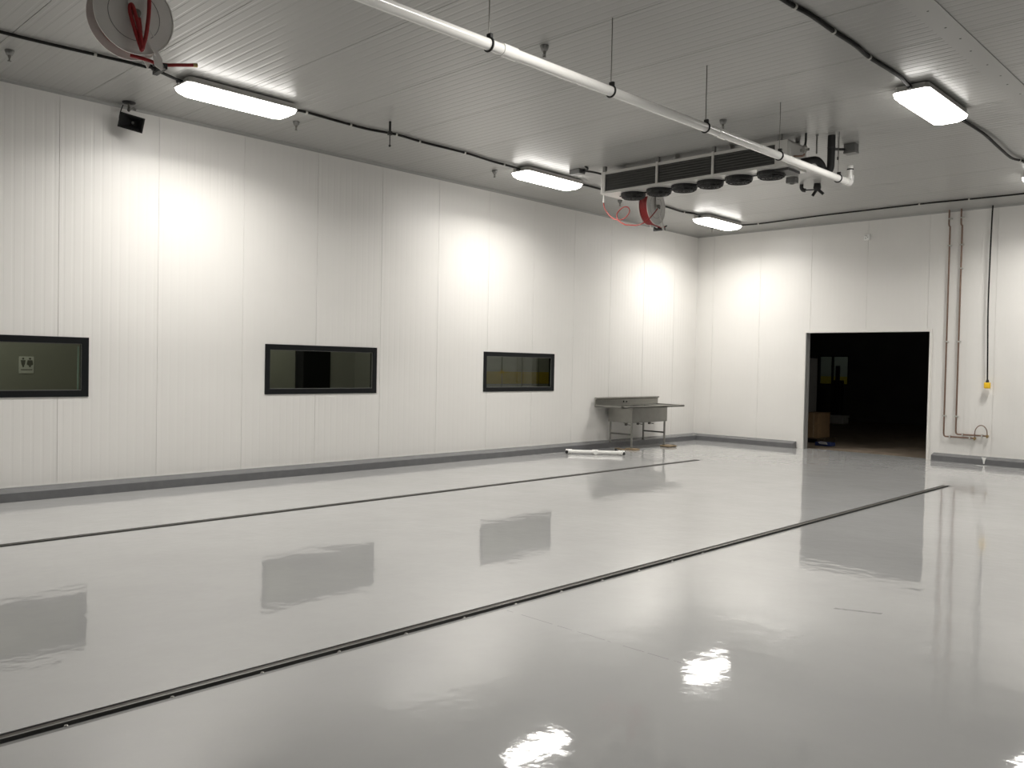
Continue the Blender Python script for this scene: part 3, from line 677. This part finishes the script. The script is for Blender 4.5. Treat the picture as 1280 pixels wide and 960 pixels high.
MB().tube(spline([(-.012, .06, ZC-1.39), (-.012, .03, 2.9), (-.015, 0, 2.2), (-.02, 0, 1.3), (-.005, 0, .6), (.006, 0, .1), (.008, 0, .04)]), .0125, 8).build('cord', 'cable', t)
MB().lathe([(0, .10), (.016, .10), (.028, .055), (.028, .045), (0, .045)], (.008, 0, 0), n=12).build('strain_relief', 'rubber', t)
b = MB(); b.box(-.04, .055, -.035, .035, -.055, .05, .012); b.build('socket_box', 'yellow', t)
b = MB(); b.box(-.018, .033, -.039, -.034, -.035, .03, .004); b.build('socket_lid', 'yellow', t)
t = thing('wall_sensor', 'small white square plate high on the back wall above the doorway', 'plate', (3.74, -.001, 4.165))
MB().box(-.055, .055, -.03, 0, -.055, .055, .005).build('plate', 'plate', t)
b = MB()
for x, z in ((-.028, .03), (.02, .0), (-.02, -.02), (.0, .025)): b.box(x-.007, x+.007, -.033, -.029, z-.007, z+.007)
b.build('contacts', 'greybox', t)
t = thing('white_drip', 'white drip streak over the curb with a small puddle below the copper pipes', 'spill', (5.93, -.16, 0))
MB().prism([(-.035, .135), (.035, .13), (.02, .07), (.012, .02), (-.005, .02), (-.015, .08)], -.002, .009, 'y').build('streak', 'wet', t)
pd = MB(); pd.lathe([(0, .003), (.07, .003), (.085, 0)], (0, 0, 0), n=20); pd.v = [(x*1.1, -.12+y*.7, z) for x, y, z in pd.v]; pd.build('puddle', 'wet', t)  # the wall's reflection in the puddle is put into its white colour

# ------------------------------------------------------------------ stainless sink
t = thing('sink', 'stainless steel compartment sink with drainboards against the left wall', 'sink', (.40, -2.57, .14)); L = at(t)
y0, y1, x0, x1 = -3.62, -1.52, .045, .72
def B(mb, a, b, ch=0.):
    p, q = L(*a), L(*b); return mb.box(p[0], q[0], p[1], q[1], p[2], q[2], ch)
b = MB(); poly = [(x0, .82), (x0, .985), (x0+.05, .985), (x0+.055, .965), (x0+.02, .94), (x0+.02, .82)]
b.prism([(p-.40, q-.14) for p, q in poly], y0+2.57, y1+2.57, 'y'); b.build('backsplash', 'steel', t)
b = MB()                                                  # drainboards + rim around the three bowls
B(b, (x0, y0, .805), (x1, -3.27, .815)); B(b, (x0, -2.1, .805), (x1, y1, .815))
B(b, (x0, -3.27, .80), (.12, -2.1, .815)); B(b, (.66, -3.27, .80), (x1, -2.1, .815))
B(b, (x1-.045, y0, .795), (x1, y1, .835), .006); B(b, (x0, y0, .795), (x1, y0+.04, .835), .006); B(b, (x0, y1-.04, .795), (x1, y1, .835), .006)
b.build('drainboard', 'steel', t)
bs = MB(); bx0, bx1 = .12, .685
ys = [-3.27, -2.88, -2.49, -2.10]
B(bs, (bx1-.012, -3.27, .52), (bx1, -2.10, .81), .004); B(bs, (bx0, -3.27, .52), (bx0+.012, -2.10, .81)); B(bs, (bx0, -3.27, .515), (bx1, -2.10, .53))
for y in ys: B(bs, (bx0, y-.006, .52), (bx1, y+.006, .81))
bs.build('bowl', 'steel', t)
for y in (-3.075, -2.685, -2.295):
    q = MB(); q.lathe([(0, 0), (.05, 0), (.05, -.02), (.028, -.03), (.028, -.07), (0, -.07)], L(.40, y, .515), n=14); q.obox(L(.40, y, .47), L(.52, y-.02, .46), .012, .012); q.build('drain', 'steeldark', t)
for x, y, zb in ((.655, -3.235, .03), (.655, -2.135, .038), (.145, -3.235, .106), (.145, -2.135, .106)):
    MB().tube([L(x, y, .52), L(x, y, zb+.05)], .02, 12).build('leg', 'steel', t) if True else None
    MB().lathe([(0, .0), (.024, .0), (.026, .01), (.017, .06), (0, .06)], L(x, y, zb), n=12).build('foot', 'steeldark', t)
for y in (-3.235, -2.135): MB().tube([L(.145, y, .29), L(.655, y, .29)], .015, 10).build('cross_brace', 'steeldark', t)
b = MB()
for y in (-2.72, -2.62): b.lathe([(0, .012), (.016, .010), (.018, 0)], L(x0+.022, y, .89), (1, 0, 0), n=12)
b.build('tap_hole', 'dark', t)
# wooden blocks under the front legs
t = thing('wood_block', 'pale wood block with dark edge under the far front sink leg', 'wood block', (.72, -2.13, 0))
MB().box(-.10, .13, -.10, .16, .012, .038, .003).build('top_board', 'wood', t); MB().box(-.10, .12, -.10, .15, 0, .012).build('lower_board', 'wooddark', t)
t = thing('wood_shim', 'flat wood shim under the near front sink leg', 'wood block', (.66, -3.24, 0))
MB().box(-.10, .13, -.07, .09, 0, .03, .003).build('board', 'wood', t)
o = MB(); o.box(-.20, .13, -.04, .04, 0, .016, .003); o = o.build('wood_strip', 'wood'); o.location = (.50, -3.36, 0); o.rotation_euler = (0, 0, -.5)
tag(o, 'loose wood strip lying beside the near front sink leg', 'wood strip')
# loose white pipe piece on the floor
t = thing('loose_pipe', 'short white plastic pipe assembly lying on the floor left of the sink', 'pipe', (.78, -4.50, 0), math.radians(38))
MB().tube([(-.47, 0, .045), (.47, 0, .045)], .032, 14).build('pipe_run', 'pvc', t)
for x in (-.47, .0, .47): MB().tube([(x-.055, 0, .045), (x+.055, 0, .045)], .042, 14).build('coupling', 'pvc', t)
MB().tube([(-.49, 0, .045), (-.50, -.09, .04)], .036, 12).build('elbow', 'pvc', t); MB().tube([(.01, 0, .045), (.01, -.10, .04)], .036, 12).build('tee', 'pvc', t); MB().tube([(.49, 0, .045), (.50, -.10, .04)], .036, 12).build('elbow', 'pvc', t)
for x in (-.505, .506): MB().tube([(x, -.085, .04), (x, -.101, .04)], .030, 10).build('opening', 'dark', t)
for i_, (x, y) in enumerate(((.58, -3.62), (.78, -3.72))):
    o = MB(); o.lathe([(0, .0), (.022, .0), (.026, .02), (.02, .04), (0, .045)], n=10); o = o.build('black_cap', 'rubber'); o.location = (x, y, 0)
    tag(o, ['small black cap on the floor behind the loose white pipe', 'small black cap on the floor off the end of the loose white pipe'][i_], 'cap', 'black caps by the sink')

# ------------------------------------------------------------------ trench drains
def drain(name, label, x0, x1, yend, bolts, y0=YF):
    t = thing(name, label, 'drain', (x0, yend, 0)); w = x1-x0; l = y0-yend
    b = MB(); b.box(0, w, l, 0, -.115, -.105); b.box(0, .006, l, 0, -.105, -.004); b.box(w-.006, w, l, 0, -.105, -.004); b.box(.006, w-.006, -.006, 0, -.105, -.004); b.build('channel', 'dark', t)
    MB().box(.006, .042, l, -.006, -.022, -.005).build('side_strip', 'brownstrip', t)
    MB().box(.044, .054, l, -.006, -.03, -.001).build('centre_ridge', 'greymetal', t)
    MB().box(w-.032, w-.0, l, 0, -.02, -.0015).build('edge_lip', 'greybox', t)
    for y in bolts: MB().lathe([(0, .006), (.008, .005), (.011, -.002)], (w-.037, y-yend, -.003), n=10).build('bolt', 'steel', t)
drain('trench_drain', 'wide dark trench drain crossing the floor nearer the camera', GX[1][0], GX[1][1], GX[1][2], [-15.22-.0+.463*k for k in range(12)])
drain('trench_drain', 'narrow dark trench drain running along near the left wall', GX[0][0], GX[0][1], GX[0][2], [])

# ------------------------------------------------------------------ added fill light in the rooms beyond the glass and doorway
def fill_light(name, loc, e, col=(1, .95, .82), r=.15):
    l = bpy.data.lights.new(name, 'POINT'); l.energy = e; l.color = col; l.shadow_soft_size = r
    o = bpy.data.objects.new(name, l); COL.objects.link(o); o.location = loc; return o
fill_light('corridor_fill', (-1.3, -13.8, 2.6), 20); fill_light('corridor_fill', (-1.3, -9.5, 2.6), 15); fill_light('corridor_fill', (-1.3, -3.6, 2.6), 9)  # unseen point lights, added to brighten the view through the windows
fill_light('office_fill', (-1, 12.5, 3.5), 16, (.9, .97, 1)); fill_light('storage_fill', (7.6, 1.6, 3.6), 34, (1, .95, .85))  # both added out of sight, to lift the far window and dark room
w = bpy.data.worlds.new('world'); S.world = w; w.use_nodes = True
w.node_tree.nodes['Background'].inputs[0].default_value = (.02, .02, .02, 1); w.node_tree.nodes['Background'].inputs[1].default_value = .2

# ------------------------------------------------------------------ camera
RW = [(0.71814, 0.6956054, 0.0201998), (0.0302122, -0.0021651, -0.9995412), (-0.6952425, 0.7184208, -0.0225706)]
cam = bpy.data.cameras.new('camera'); co = bpy.data.objects.new('camera', cam); COL.objects.link(co)
cam.sensor_width = 36; cam.lens = 1063.146/1280*36; cam.clip_start = .05; cam.clip_end = 200
r, d, f = (Vector(v) for v in RW)
mw = Matrix((( r[0], -d[0], -f[0], 10.286), (r[1], -d[1], -f[1], -16.503), (r[2], -d[2], -f[2], 1.58), (0, 0, 0, 1)))
co.matrix_world = mw
S.camera = co
vs = S.view_settings; vs.view_transform = 'Standard'; vs.look = 'None'; vs.gamma = 1; vs.exposure = 0; vs.use_curve_mapping = False
